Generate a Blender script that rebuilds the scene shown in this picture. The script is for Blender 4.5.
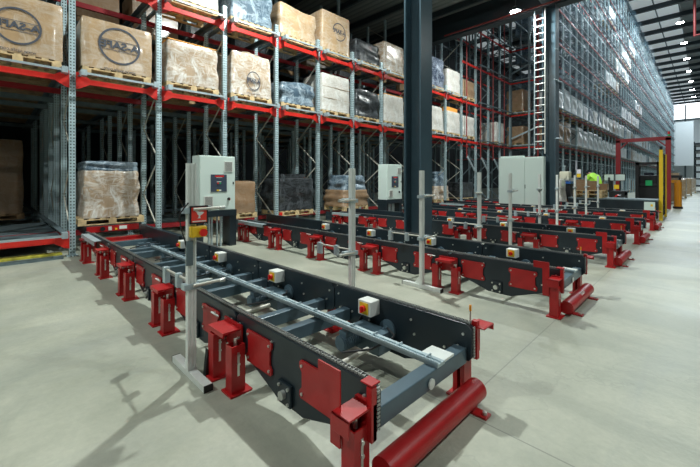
import bpy, bmesh, math, random
from mathutils import Vector, Matrix
C = bpy.context.scene.collection
for o in list(bpy.data.objects): bpy.data.objects.remove(o)
R = math.radians
S = bpy.context.scene
# ------------------------------------------------------------------ camera
cd = bpy.data.cameras.new('camera'); cam = bpy.data.objects.new('camera', cd); C.objects.link(cam)
cam.location = (0, 0, 1.45); cam.rotation_euler = (R(90), 0, R(-45))
cd.lens = 359 / 700 * 36; cd.sensor_width = 36; cd.shift_y = -54 / 700; cd.clip_start = .05; cd.clip_end = 400
S.camera = cam
# ------------------------------------------------------------------ world, exposure
w = bpy.data.worlds.new('world'); S.world = w; w.use_nodes = True
w.node_tree.nodes['Background'].inputs[0].default_value = (.60, .78, .80, 1)
w.node_tree.nodes['Background'].inputs[1].default_value = .055
S.view_settings.view_transform = 'Standard'; S.view_settings.look = 'None'
S.view_settings.exposure = 0.0; S.view_settings.gamma = 1; S.view_settings.use_curve_mapping = False
try:
    S.cycles.max_bounces = 6; S.cycles.transparent_max_bounces = 16
except Exception: pass
LOW_LAMPS = [(-3.6, 5.6, 8.0), (5.4, 5.6, 8.0), (14.5, 5.35, 8.0), (-3.6, -3.4, 8.0), (5.4, -3.4, 8.0), (14.4, -3.4, 8.0)]
LOW_POWER = [450, 660, 500, 180, 300, 240]  # last three feed unseen fill lamps added behind the viewer
HIGH_Z = 20.2
HIGH_LAMPS = [(21.9 + 9.1 * i, 2.45) for i in range(11)]
HIGH_POWER = 880
def lamp_light(name, loc, power, size, col=(.93, 1, .97)):
    l = bpy.data.lights.new(name, 'AREA'); l.shape = 'DISK'; l.size = size; l.energy = power; l.color = col
    o = bpy.data.objects.new(name, l); C.objects.link(o); o.location = loc
    return o
# ------------------------------------------------------------------ materials
def mat(name, col, rough=.5, metal=0, noise=0, scale=8, bump=0, bscale=40, emit=None, estr=0, coat=0, spec=.5):
    m = bpy.data.materials.new(name); m.use_nodes = True; nt = m.node_tree; b = nt.nodes['Principled BSDF']
    b.inputs['Roughness'].default_value = rough; b.inputs['Metallic'].default_value = metal
    b.inputs['Base Color'].default_value = (*col, 1); b.inputs['Specular IOR Level'].default_value = spec
    if coat: b.inputs['Coat Weight'].default_value = coat; b.inputs['Coat Roughness'].default_value = .15
    if emit: b.inputs['Emission Color'].default_value = (*emit, 1); b.inputs['Emission Strength'].default_value = estr
    tc = nt.nodes.new('ShaderNodeTexCoord')
    if noise:
        n = nt.nodes.new('ShaderNodeTexNoise'); n.inputs['Scale'].default_value = scale; n.inputs['Detail'].default_value = 6
        nt.links.new(tc.outputs['Object'], n.inputs['Vector'])
        mx = nt.nodes.new('ShaderNodeMix'); mx.data_type = 'RGBA'
        mx.inputs[6].default_value = (*[c * (1 - noise) for c in col], 1)
        mx.inputs[7].default_value = (*[min(1, c * (1 + noise)) for c in col], 1)
        r = nt.nodes.new('ShaderNodeMapRange'); r.inputs[1].default_value = .35; r.inputs[2].default_value = .65
        nt.links.new(n.outputs[0], r.inputs[0]); nt.links.new(r.outputs[0], mx.inputs[0])
        nt.links.new(mx.outputs[2], b.inputs['Base Color'])
    if bump:
        n = nt.nodes.new('ShaderNodeTexNoise'); n.inputs['Scale'].default_value = bscale; n.inputs['Detail'].default_value = 4
        nt.links.new(tc.outputs['Object'], n.inputs['Vector'])
        bp = nt.nodes.new('ShaderNodeBump'); bp.inputs['Strength'].default_value = bump; bp.inputs['Distance'].default_value = .02
        nt.links.new(n.outputs[0], bp.inputs['Height']); nt.links.new(bp.outputs[0], b.inputs['Normal'])
    return m
def M_(nt, op, a, b=None, clamp=False):
    n = nt.nodes.new('ShaderNodeMath'); n.operation = op; n.use_clamp = clamp
    for i, v in enumerate((a, b)):
        if v is None: continue
        if isinstance(v, (int, float)): n.inputs[i].default_value = v
        else: nt.links.new(v, n.inputs[i])
    return n.outputs[0]
def mixc(nt, f, a, b):
    n = nt.nodes.new('ShaderNodeMix'); n.data_type = 'RGBA'
    if isinstance(f, (int, float)): n.inputs[0].default_value = f
    else: nt.links.new(f, n.inputs[0])
    for i, v in ((6, a), (7, b)):
        if isinstance(v, tuple): n.inputs[i].default_value = (*v, 1)
        else: nt.links.new(v, n.inputs[i])
    return n.outputs[2]
def noise_(nt, vec, scale, detail=5, rough=.5, dist=0):
    n = nt.nodes.new('ShaderNodeTexNoise'); n.inputs['Scale'].default_value = scale; n.inputs['Detail'].default_value = detail
    n.inputs['Roughness'].default_value = rough; n.inputs['Distortion'].default_value = dist
    nt.links.new(vec, n.inputs['Vector']); return n.outputs[0]
def ramp(nt, v, a, b):
    r = nt.nodes.new('ShaderNodeMapRange'); r.inputs[1].default_value = a; r.inputs[2].default_value = b
    nt.links.new(v, r.inputs[0]); return r.outputs[0]
def mapping(nt, sc):
    tc = nt.nodes.new('ShaderNodeTexCoord'); mp = nt.nodes.new('ShaderNodeMapping')
    mp.inputs['Scale'].default_value = sc; nt.links.new(tc.outputs['Object'], mp.inputs['Vector']); return mp.outputs[0]

def floor_mat():
    m = mat('concrete', (.3, .3, .3), .5); nt = m.node_tree; b = nt.nodes['Principled BSDF']
    v1 = mapping(nt, (1, 1, 1)); v2 = mapping(nt, (.22, 1.3, 1))
    c = mixc(nt, ramp(nt, noise_(nt, v1, .6, 8, .68), .36, .62), (.30, .32, .255), (.475, .485, .395))
    c = mixc(nt, M_(nt, 'MULTIPLY', ramp(nt, noise_(nt, v2, 1.6, 8, .65, .5), .48, .7), .5), c, (.30, .325, .30))
    c = mixc(nt, M_(nt, 'MULTIPLY', ramp(nt, noise_(nt, v1, 22, 6, .75), .42, .7), .2), c, (.22, .23, .21))
    sx = nt.nodes.new('ShaderNodeSeparateXYZ'); nt.links.new(v1, sx.inputs[0]); X, Y = sx.outputs[0], sx.outputs[1]
    def line(coord, p0, per, wd):
        f = M_(nt, 'ABSOLUTE', M_(nt, 'SUBTRACT', M_(nt, 'FRACT', M_(nt, 'ADD', M_(nt, 'DIVIDE', M_(nt, 'SUBTRACT', coord, p0), per), .5)), .5))
        return M_(nt, 'LESS_THAN', f, wd / per)
    # saw cuts of the slab
    j = M_(nt, 'MAXIMUM', line(Y, 1.12, 6.5, .005), line(X, 2.08, 6.06, .005))
    c = mixc(nt, M_(nt, 'MULTIPLY', j, .55), c, (.14, .15, .14))
    # hairline cracks
    vo = nt.nodes.new('ShaderNodeTexVoronoi'); vo.feature = 'DISTANCE_TO_EDGE'; vo.inputs['Scale'].default_value = .38
    ad = nt.nodes.new('ShaderNodeVectorMath'); ad.operation = 'ADD'
    n3 = nt.nodes.new('ShaderNodeTexNoise'); n3.inputs['Scale'].default_value = 1.7; n3.inputs['Detail'].default_value = 5
    nt.links.new(v1, n3.inputs['Vector']); nt.links.new(v1, ad.inputs[0]); nt.links.new(n3.outputs[1], ad.inputs[1])
    nt.links.new(ad.outputs[0], vo.inputs['Vector'])
    c = mixc(nt, M_(nt, 'MULTIPLY', M_(nt, 'LESS_THAN', vo.outputs[0], .002), .18), c, (.2, .21, .19))
    bx = M_(nt, 'MULTIPLY', M_(nt, 'GREATER_THAN', X, .95), M_(nt, 'MULTIPLY', M_(nt, 'GREATER_THAN', Y, 1.12), M_(nt, 'LESS_THAN', Y, 8.3)))  # floor from the conveyor shadow's edge on, shade put into the colour
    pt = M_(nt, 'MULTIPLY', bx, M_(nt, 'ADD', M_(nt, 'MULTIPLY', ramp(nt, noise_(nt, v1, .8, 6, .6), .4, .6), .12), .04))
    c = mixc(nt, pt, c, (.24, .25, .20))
    wv = mapping(nt, (.5, .12, 1))
    c = mixc(nt, M_(nt, 'MULTIPLY', ramp(nt, noise_(nt, wv, 2.2, 7, .6, 1.2), .50, .60), .4), c, (.24, .26, .215))
    nt.links.new(c, b.inputs['Base Color'])
    rr = M_(nt, 'ADD', M_(nt, 'MULTIPLY', noise_(nt, v1, 1.2, 5), .3), .3); nt.links.new(rr, b.inputs['Roughness'])
    bp = nt.nodes.new('ShaderNodeBump'); bp.inputs['Strength'].default_value = .25; bp.inputs['Distance'].default_value = .01
    nt.links.new(noise_(nt, v1, 30, 6), bp.inputs['Height']); nt.links.new(bp.outputs[0], b.inputs['Normal'])
    return m
def post_mat():                                   # galvanised upright with its two columns of punched holes
    m = mat('galvanised_punched', (.5, .58, .6), .42, .35); nt = m.node_tree; b = nt.nodes['Principled BSDF']
    v = mapping(nt, (1, 1, 1)); sx = nt.nodes.new('ShaderNodeSeparateXYZ'); nt.links.new(v, sx.inputs[0])
    ge = nt.nodes.new('ShaderNodeNewGeometry'); sn = nt.nodes.new('ShaderNodeSeparateXYZ'); nt.links.new(ge.outputs['True Normal'], sn.inputs[0])
    zf = M_(nt, 'LESS_THAN', M_(nt, 'FRACT', M_(nt, 'DIVIDE', sx.outputs[2], .06)), .42)
    cx = M_(nt, 'LESS_THAN', M_(nt, 'ABSOLUTE', M_(nt, 'SUBTRACT', M_(nt, 'ABSOLUTE', sx.outputs[0]), .024)), .010)
    fy = M_(nt, 'LESS_THAN', sn.outputs[1], -.5)
    yy = M_(nt, 'ABSOLUTE', M_(nt, 'SUBTRACT', M_(nt, 'FRACT', M_(nt, 'DIVIDE', sx.outputs[1], 1.1)), .0))
    cy = M_(nt, 'LESS_THAN', M_(nt, 'ABSOLUTE', M_(nt, 'SUBTRACT', M_(nt, 'ABSOLUTE', sx.outputs[1]), .022)), .008)
    fx = M_(nt, 'GREATER_THAN', M_(nt, 'ABSOLUTE', sn.outputs[0]), .5)
    h = M_(nt, 'MULTIPLY', zf, M_(nt, 'MAXIMUM', M_(nt, 'MULTIPLY', cx, fy), M_(nt, 'MULTIPLY', cy, fx)))
    c = mixc(nt, ramp(nt, noise_(nt, v, 14, 4), .35, .7), (.42, .56, .60), (.56, .70, .74))
    nt.links.new(mixc(nt, h, c, (.015, .02, .025)), b.inputs['Base Color'])
    return m
def wrap_mat(name, col, film, amount=.4, rough=.3):   # goods under milky stretch film
    m = mat(name, col, rough); nt = m.node_tree; b = nt.nodes['Principled BSDF']
    v = mapping(nt, (1, 1, 1)); va = mapping(nt, (1, 1, 2.4)); vb = mapping(nt, (2.6, 2.6, .9))
    n1 = ramp(nt, noise_(nt, va, 3.2, 8, .7, 1.4), .46, .66); n2 = ramp(nt, noise_(nt, vb, 2.2, 7, .65, 1.8), .50, .66)
    f = M_(nt, 'MULTIPLY', M_(nt, 'MAXIMUM', n1, n2), amount)
    c = mixc(nt, ramp(nt, noise_(nt, v, 2.5, 4), .35, .7), col, tuple(x * .78 for x in col))
    nt.links.new(mixc(nt, f, c, film), b.inputs['Base Color'])
    bp = nt.nodes.new('ShaderNodeBump'); bp.inputs['Strength'].default_value = .45; bp.inputs['Distance'].default_value = .02
    nt.links.new(M_(nt, 'ADD', noise_(nt, va, 1.6, 4, .5, 1.5), noise_(nt, vb, 1.2, 4, .5, 1.5)), bp.inputs['Height'])
    nt.links.new(bp.outputs[0], b.inputs['Normal'])
    b.inputs['Coat Weight'].default_value = .4; b.inputs['Coat Roughness'].default_value = .12
    return m
def net_mat():
    m = bpy.data.materials.new('rack_netting'); m.use_nodes = True; nt = m.node_tree
    b = nt.nodes['Principled BSDF']; out = nt.nodes['Material Output']
    b.inputs['Base Color'].default_value = (.22, .46, .62, 1); b.inputs['Roughness'].default_value = .25
    v = mapping(nt, (.25, 1, 1.2))
    t = nt.nodes.new('ShaderNodeBsdfTransparent'); mx = nt.nodes.new('ShaderNodeMixShader')
    f = M_(nt, 'ADD', M_(nt, 'MULTIPLY', ramp(nt, noise_(nt, v, .6, 8, .7, 1), .45, .7), .20), .04)
    nt.links.new(f, mx.inputs[0]); nt.links.new(t.outputs[0], mx.inputs[1]); nt.links.new(b.outputs[0], mx.inputs[2])
    nt.links.new(mx.outputs[0], out.inputs['Surface'])
    bp = nt.nodes.new('ShaderNodeBump'); bp.inputs['Strength'].default_value = .9; bp.inputs['Distance'].default_value = .3
    nt.links.new(noise_(nt, v, 1.3, 6, .6, 1), bp.inputs['Height']); nt.links.new(bp.outputs[0], b.inputs['Normal'])
    return m
def deck_mat(name, c1, c2, per=.3):
    m = mat(name, c1, .6); nt = m.node_tree; b = nt.nodes['Principled BSDF']
    v = mapping(nt, (1, 1, 1)); sx = nt.nodes.new('ShaderNodeSeparateXYZ'); nt.links.new(v, sx.inputs[0])
    f = M_(nt, 'ABSOLUTE', M_(nt, 'SUBTRACT', M_(nt, 'FRACT', M_(nt, 'DIVIDE', sx.outputs[0], per)), .5))
    nt.links.new(mixc(nt, M_(nt, 'LESS_THAN', f, .18), c1, c2), b.inputs['Base Color'])
    bp = nt.nodes.new('ShaderNodeBump'); bp.inputs['Strength'].default_value = .6; bp.inputs['Distance'].default_value = .05
    nt.links.new(f, bp.inputs['Height']); nt.links.new(bp.outputs[0], b.inputs['Normal'])
    return m
MT = dict(
    floor=floor_mat(), post=post_mat(),
    galv=mat('galvanised_steel', (.46, .56, .60), .38, .4, .12, 12), galvd=mat('weathered_galvanised', (.14, .19, .21), .5, .3, .15, 8),  # shade of the rack lanes put into the dark galvanised tone, other parts share it
    alu=mat('aluminium', (.76, .80, .77), .4, .15, .05, 10), brace=mat('brace_steel', (.56, .55, .48), .5, .2),
    red=mat('red_paint', (.40, .010, .012), .36, 0, .12, 6, .05, 30), redd=mat('rack_red', (.64, .022, .014), .4, 0, .1, 5),
    gate=mat('dark_red_paint', (.30, .012, .02), .4), pipe=mat('pipe_red', (.24, .03, .028), .45),
    navy=mat('navy_steel', (.013, .024, .032), .36, 0, .18, 3, .03, 20), navy2=mat('blue_grey_tube', (.085, .135, .17), .33, .1, .12, 4),
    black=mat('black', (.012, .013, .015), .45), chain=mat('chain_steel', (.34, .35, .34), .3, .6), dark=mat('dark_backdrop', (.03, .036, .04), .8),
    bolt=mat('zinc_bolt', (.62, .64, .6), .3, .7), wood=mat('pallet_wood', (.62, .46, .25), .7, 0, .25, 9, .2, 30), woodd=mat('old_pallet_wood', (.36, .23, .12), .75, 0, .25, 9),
    box=wrap_mat('carton_film', (.54, .36, .20), (.72, .68, .62), .42), boxw=wrap_mat('carton_milky_film', (.50, .36, .24), (.85, .86, .84), .75),
    white=wrap_mat('white_film', (.66, .62, .56), (.85, .86, .84), .7), palef=wrap_mat('bright_film', (.84, .85, .86), (.9, .92, .93), .6), bluef=wrap_mat('clear_blue_film', (.07, .12, .17), (.55, .66, .74), .6),
    blackf=wrap_mat('black_film', (.016, .018, .02), (.16, .18, .2), .5), darkbl=wrap_mat('navy_film', (.03, .05, .10), (.5, .56, .66), .75), brownb=wrap_mat('brown_carton', (.36, .22, .12), (.5, .42, .34), .3),
    orange=mat('orange_card', (.82, .36, .07), .6), logo=mat('logo_ink', (.075, .085, .11), .6), cab=mat('cabinet_paint', (.68, .80, .75), .4),
    cabd=mat('cabinet_shadow_gap', (.08, .1, .1), .6), panel=mat('panel_slate', (.05, .07, .105), .4), whitep=mat('white_plastic', (.74, .76, .72), .4),
    yellow=mat('yellow_plastic', (.86, .56, .02), .4), redp=mat('red_plastic', (.75, .02, .015), .35), green=mat('green_plastic', (.02, .5, .16), .4),
    bol=mat('orange_bollard', (.86, .33, .015), .4), col=mat('column_paint', (.05, .09, .115), .3, 0, .08, 3), deck=deck_mat('dark_deck', (.22, .24, .23), (.14, .155, .155)),
    beam=mat('roof_beam', (.03, .045, .055), .5), deckt=mat('hall_deck', (.34, .36, .36), .6, 0, .2, .4), rlight=mat('rooflight_added_glow', (.7, .75, .78), .5, emit=(.70, .80, .82), estr=.32),
    net=net_mat(), wall=mat('white_cladding', (.84, .90, .93), .5), win=mat('window_daylight', (.9, .95, 1), .5, emit=(.88, .95, 1), estr=2.6),
    lens=mat('lamp_lens', (1, 1, 1), .4, emit=(1, 1, .97), estr=60), hivis=mat('hi_vis', (.50, .95, .08), .6), skin=mat('skin', (.5, .3, .2), .6),
    trous=mat('work_trousers', (.02, .025, .04), .8), sign=mat('sign_red', (.75, .05, .03), .4), paper=mat('paper', (.8, .78, .85), .6), cream=mat('cream_machine', (.66, .64, .5), .5),
    blue=mat('blue_plastic', (.02, .10, .34), .4), grill=mat('grille', (.28, .28, .27), .5, .3, .35, 60), led=mat('shuttle_led', (.3, .5, 1), .4, emit=(.3, .45, 1), estr=8), hazard=mat('hazard_yellow', (.55, .5, .06), .7, 0, .5, 5))
# ------------------------------------------------------------------ mesh helpers
class MB:
    def __init__(s): s.v = []; s.f = []; s.m = []; s.sm = []
    def add(s, vs, fs, mi=0, sm=False):
        n = len(s.v); s.v += [tuple(v) for v in vs]
        for f in fs: s.f.append([i + n for i in f]); s.m.append(mi); s.sm.append(sm)
        return s
    def box(s, x0, x1, y0, y1, z0, z1, mi=0):
        return s.add([(x, y, z) for x in (x0, x1) for y in (y0, y1) for z in (z0, z1)],
                     [(0, 1, 3, 2), (4, 6, 7, 5), (0, 4, 5, 1), (2, 3, 7, 6), (0, 2, 6, 4), (1, 5, 7, 3)], mi)
    def cb(s, cx, cy, cz, sx, sy, sz, mi=0):
        return s.box(cx - sx / 2, cx + sx / 2, cy - sy / 2, cy + sy / 2, cz - sz / 2, cz + sz / 2, mi)
    def cyl(s, p, q, r, n=14, mi=0, r2=None, sm=True, caps=True):
        p = Vector(p); q = Vector(q); d = (q - p).normalized(); r2 = r if r2 is None else r2
        a = d.orthogonal().normalized(); b = d.cross(a)
        vs = []; 
        for c, rr in ((p, r), (q, r2)):
            for i in range(n): t = 2 * math.pi * i / n; vs.append(c + a * math.cos(t) * rr + b * math.sin(t) * rr)
        s.add(vs, [(i, (i + 1) % n, n + (i + 1) % n, n + i) for i in range(n)], mi, sm)
        if caps:
            s.add(vs[:n], [list(range(n))[::-1]], mi); s.add(vs[n:], [list(range(n))], mi)
        return s
    def tube(s, pts, r, n=6, mi=0):
        for a, b in zip(pts[:-1], pts[1:]): s.cyl(a, b, r, n, mi)
        return s
    def bar(s, p, q, wx, wz, mi=0):               # rectangular bar between two points
        p = Vector(p); q = Vector(q); d = (q - p).normalized()
        up = Vector((0, 0, 1)) if abs(d.z) < .95 else Vector((0, 1, 0))
        a = d.cross(up).normalized(); b = a.cross(d)
        vs = [c + a * i * wx / 2 + b * j * wz / 2 for c in (p, q) for i, j in ((-1, -1), (1, -1), (1, 1), (-1, 1))]
        return s.add(vs, [(3, 2, 1, 0), (4, 5, 6, 7), (0, 1, 5, 4), (1, 2, 6, 5), (2, 3, 7, 6), (3, 0, 4, 7)], mi)
    def prism(s, poly, axis, a, b, mi=0):         # poly of 2d points extruded along axis between a and b
        def P(u, v, t): return {'x': (t, u, v), 'y': (u, t, v), 'z': (u, v, t)}[axis]
        n = len(poly); vs = [P(u, v, a) for u, v in poly] + [P(u, v, b) for u, v in poly]
        return s.add(vs, [(i, (i + 1) % n, n + (i + 1) % n, n + i) for i in range(n)] + [list(range(n))[::-1], list(range(n, 2 * n))], mi)
    def mesh(s, name):
        me = bpy.data.meshes.new(name); me.from_pydata(s.v, [], s.f); me.polygons.foreach_set('material_index', s.m)
        me.polygons.foreach_set('use_smooth', s.sm); me.update()
        bm = bmesh.new(); bm.from_mesh(me); bmesh.ops.recalc_face_normals(bm, faces=bm.faces); bm.to_mesh(me); bm.free()
        return me
    def build(s, name, mats, parent=None, bevel=0, loc=None):
        me = s.mesh(name)
        for m in (mats if isinstance(mats, (list, tuple)) else [mats]): me.materials.append(MT[m] if isinstance(m, str) else m)
        o = bpy.data.objects.new(name, me); C.objects.link(o)
        if parent: o.parent = parent
        if loc: o.location = loc
        if bevel:
            bv = o.modifiers.new('bevel', 'BEVEL'); bv.width = bevel; bv.segments = 2; bv.limit_method = 'ANGLE'
        return o
def tag(o, label, cat, group=None, kind=None):
    if label: o['label'] = label; o['category'] = cat
    if group: o['group'] = group
    if kind: o['kind'] = kind
    return o
def thing(name, label, cat, loc=(0, 0, 0), rz=0, group=None):
    o = bpy.data.objects.new(name, None); C.objects.link(o); o.location = loc; o.rotation_euler = (0, 0, rz)
    o.empty_display_size = .1
    return tag(o, label, cat, group)
def struct(o): o['kind'] = 'structure'; return o
def child(name, src, parent, loc=(0, 0, 0), rz=0):    # another copy of a mesh as a part
    o = bpy.data.objects.new(name, src.data); C.objects.link(o); o.parent = parent; o.location = loc; o.rotation_euler = (0, 0, rz)
    for m in src.modifiers:
        if m.type == 'BEVEL':
            n = o.modifiers.new('bevel', 'BEVEL'); n.width = m.width; n.segments = m.segments; n.limit_method = 'ANGLE'
    return o
def dup(root, loc, label=None, group=None, rz=None):
    r = root.copy(); C.objects.link(r); r.location = loc
    if rz is not None: r.rotation_euler = (0, 0, rz)
    if label: r['label'] = label
    if group: r['group'] = group
    for ch in list(root.children):
        c = ch.copy(); C.objects.link(c); c.parent = r
        for g in ch.children:
            d = g.copy(); C.objects.link(d); d.parent = c
    return r
def text_obj(s, name, m, size, parent, mirror=False, loc=(0, 0, 0), rz=0, bold=0, sx=1, rot=None):
    cu = bpy.data.curves.new(name, 'FONT'); cu.body = s; cu.size = size; cu.align_x = 'CENTER'; cu.align_y = 'CENTER'
    cu.extrude = .001; cu.offset = bold
    t = bpy.data.objects.new(name, cu); C.objects.link(t)
    dg = bpy.context.evaluated_depsgraph_get(); me = bpy.data.meshes.new_from_object(t.evaluated_get(dg))
    bpy.data.objects.remove(t)
    me.transform(Matrix.Diagonal(((-1 if mirror else 1) * sx, 1, 1, 1)))
    if mirror: me.flip_normals()
    me.materials.clear(); me.materials.append(MT[m])
    o = bpy.data.objects.new(name, me); C.objects.link(o); o.parent = parent; o.location = loc
    o.rotation_euler = rot or (R(90), 0, rz)
    return o
ORD = 'first second third fourth fifth sixth seventh eighth ninth tenth eleventh twelfth thirteenth fourteenth fifteenth sixteenth seventeenth eighteenth nineteenth twentieth'.split()
ORD += ['twenty-' + a for a in ORD[:9]] + ['thirtieth'] + ['thirty-' + a for a in ORD[:9]] + ['fortieth'] + ['forty-' + a for a in ORD[:9]]
# ------------------------------------------------------------------ setting
YR, PX, X0 = 8.555, 1.515, 1.0875                 # rack face, bay pitch, first visible upright
L1, L2 = 3.33, 5.27
struct(MB().box(-8, 140, -8, 40, -.3, 0).build('floor', 'floor'))
struct(MB().box(-8, 15.4, -8, 40, 9.25, 9.45).build('ceiling', 'deck'))
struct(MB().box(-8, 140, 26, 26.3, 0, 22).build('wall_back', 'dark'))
struct(MB().box(-5.3, -5, -8, 26, 0, 9.3).build('wall_left_light_block', 'dark'))  # unseen wall added to keep ambient light out of the rack
o = MB()
for y in (4.36, 13.4): o.box(-8, 15.2, y - .18, y + .18, 8.2, 8.75)
for x in (-2.7, 6.3): o.box(x - .15, x + .15, -8, 26, 8.25, 8.75)
for i in range(13): o.box(-7 + i * 1.8, -6.9 + i * 1.8, -8, 26, 9.0, 9.25)
struct(o.build('trim_1', 'beam'))
struct(MB().box(15.2, 15.65, -8, 26, 8.13, 8.75).box(15.38, 15.46, -8, 26, 8.7, 21.4).build('trim_2', 'beam'))
# tall hall roof
o = MB(); n = 0
x = 17.3
while x < 128:
    o.box(x, x + .42, -14, 26, 21.0, 21.5); x += 4.55
struct(o.build('trim_3', 'beam'))
o = MB()
for i in range(20): o.box(15.4, 129, -14 + i * 2.05, -13.9 + i * 2.05, 21.5, 21.7)
struct(o.build('trim_4', 'galvd'))
o = MB(); o2 = MB(); x = 15.5; k = 0
while x < 128:
    for i in range(20):
        (o2 if (i % 3 != 1) else o).box(x, x + 4.5, -14 + i * 2.05, -11.98 + i * 2.05, 21.7, 21.8)
    x += 4.55
struct(o.build('ceiling', 'deckt')); struct(o2.build('window_1', 'rlight'))  # roof panels given a glow, added to brighten the unlit deck
struct(MB().box(129, 129.4, -14, 26, 0, 17.2).build('wall_far', 'wall'))
struct(MB().box(129, 129.4, -14, 26, 17.2, 21.8).build('window_2', 'win'))
o = MB()
for y in (-2, 1.2, 4.4): o.box(128.6, 128.9, y - .15, y + .15, 0, 21)
o.box(128.7, 128.95, -14, 26, 17.0, 17.35)
struct(o.build('trim_5', 'galvd'))
# ------------------------------------------------------------------ columns
def column(x, y, top, label, a=.21):
    t = thing('steel_column', label, 'column', (x, y, 0))
    MB().box(-a, a, -a, -a + .035, 0, top).box(-a, a, a - .035, a, 0, top).box(-.012, .012, -a + .035, a - .035, 0, top).build('column_shaft', 'col', t)
    MB().box(-.3, .3, -.3, .3, 0, .03).build('base_plate', 'col', t)
    b = MB()
    for sx in (-.24, .24):
        for sy in (-.24, .24): b.cyl((sx, sy, .03), (sx, sy, .07), .02, 6)
    b.build('anchor_bolts', 'bolt', t)
    return t
column(6.4, 4.36, 8.2, 'large dark blue-grey steel column standing between conveyors in the middle')
c2 = column(15.4, 4.36, 8.13, 'dark steel column in front of the ladder and beside the wide grey cabinet', .235)
MB().cyl((-.3, -.25, 3.0), (.5, -.25, 3.08), .02).cyl((-.3, -.25, 6.4), (.0, -.25, 6.46), .02).cb(0, -.24, 5.25, .1, .06, .1).cyl((-.45, -.25, 5.22), (.6, -.25, 5.3), .018).build('cable_bracket', 'galv', c2)
# ------------------------------------------------------------------ low pallet rack
def frame_meshes(h, dep=1.1):
    m = MB()
    for y in (0, dep): m.box(-.05, .05, y - .045, y + .045, 0, h)
    m.box(-.09, .09, -.09, .09, 0, .02).box(-.09, .09, dep - .09, dep + .09, 0, .02)
    b = MB(); z = .35; s = 0
    while z < h - .8:
        a, c = (0.03, dep - .03) if s == 0 else (dep - .03, .03)
        b.bar((0, a, z), (0, c, z + .75), .018, .032); z += .78; s ^= 1
    return m, b
rack = thing('pallet_rack', 'long red and galvanised drive-in pallet rack with two storage levels above the floor lanes', 'rack', (0, YR, 0))
NLOW = 11
ROWS = [0, 2.3, 4.6, 8.0]
fm, fb = frame_meshes(L2 + .5); fm2, fb2 = frame_meshes(9.0)
fr0 = None
def post_x(n): return X0 + PX * n
for r, dy in enumerate(ROWS):
    for n in range(-2, NLOW):
        tall = (n == 10) or r > 0 and n % 2 == 0
        key = 'T' if tall else 'L'
        if key not in globals().get('FR', {}):
            globals().setdefault('FR', {})[key] = None
            f = (fm2 if tall else fm).build('upright_frame', 'post', rack); g = (fb2 if tall else fb).build('diagonal_brace', 'brace', f)
            FR[key] = (f, g)
            f.location = (post_x(n), dy, 0)
        else:
            f = child('upright_frame', FR[key][0], rack, (post_x(n), dy, 0)); child('diagonal_brace', FR[key][1], f)
def beam_mesh(L=PX):
    m = MB().box(.05, L - .05, -.03, .03, -.05, .05)
    for x, s in ((.05, 1), (L - .05, -1)):        # flared welded end connectors
        m.prism([(x, -.16), (x, .16), (x + s * .06, .15), (x + s * .22, .05), (x + s * .22, -.05), (x + s * .06, -.15)], 'y', -.045, -.028)
        for z in (-.11, .11): m.cyl((x + s * .04, -.045, z), (x + s * .04, -.06, z), .013, 6)
    return m
bm0 = None
for z in (L1, L2, .32):
    for n in range(-2, NLOW - 1):
        if z < 1 and n >= 0: continue
        if bm0 is None: bm0 = beam_mesh().build('beam', 'redd', rack); bm0.location = (post_x(n), -.05, z)
        else: child('beam', bm0, rack, (post_x(n), -.05, z))
for z in (L1 - .03, L2 - .03, .30):
    for dy in (1.1, 2.3, 3.4, 5.7, 8.1):
        MB().box(post_x(-2), post_x(10), dy - .03, dy + .03, -.055, .055).build('cross_beam', 'gate' if dy == 1.1 else 'galvd', rack, loc=(0, 0, z))  # toned down from the front beams' red, lane shade put into the colour
# galvanised lane rails with the projecting front stop bar
def lane_meshes():
    m = MB()
    for s in (.1, PX - .1):
        q = 1 if s < 1 else -1
        m.box(s - .03, s + .03, -.2, 11, .075, .085).box(s - .004 * q, s + .004 * q, -.2, 11, .08, .17).box(min(s, s + q * .1), max(s, s + q * .1), -.2, 11, .165, .175)
    f = MB()
    f.box(.12, PX - .12, -.335, -.305, .085, .125)
    for s in (.14, PX - .14): f.box(s - .045, s + .045, -.34, -.19, .06, .17)
    return m, f
lm, lf = lane_meshes(); l0 = None
for z in (L1, L2, .32):
    for n in range(-2, NLOW - 1):
        if z < 1 and n >= 0: continue
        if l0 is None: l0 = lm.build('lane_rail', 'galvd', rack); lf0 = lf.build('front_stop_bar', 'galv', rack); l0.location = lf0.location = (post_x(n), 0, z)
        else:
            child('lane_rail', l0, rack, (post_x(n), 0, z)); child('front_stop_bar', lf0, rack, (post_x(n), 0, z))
# floor lane deck at the far left, kerb
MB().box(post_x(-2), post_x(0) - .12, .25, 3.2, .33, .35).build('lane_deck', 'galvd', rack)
k = MB().box(-2.4, post_x(0) - .15, YR - .22, YR - .08, 0, .05).build('floor_kerb', 'galvd'); tag(k, 'low grey guide kerb with worn yellow edge under the leftmost rack lane', 'kerb')
MB().box(-2.4, post_x(0) - .15, YR - .07, YR + .1, 0, .09).build('yellow_edge', 'hazard', k)
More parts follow.
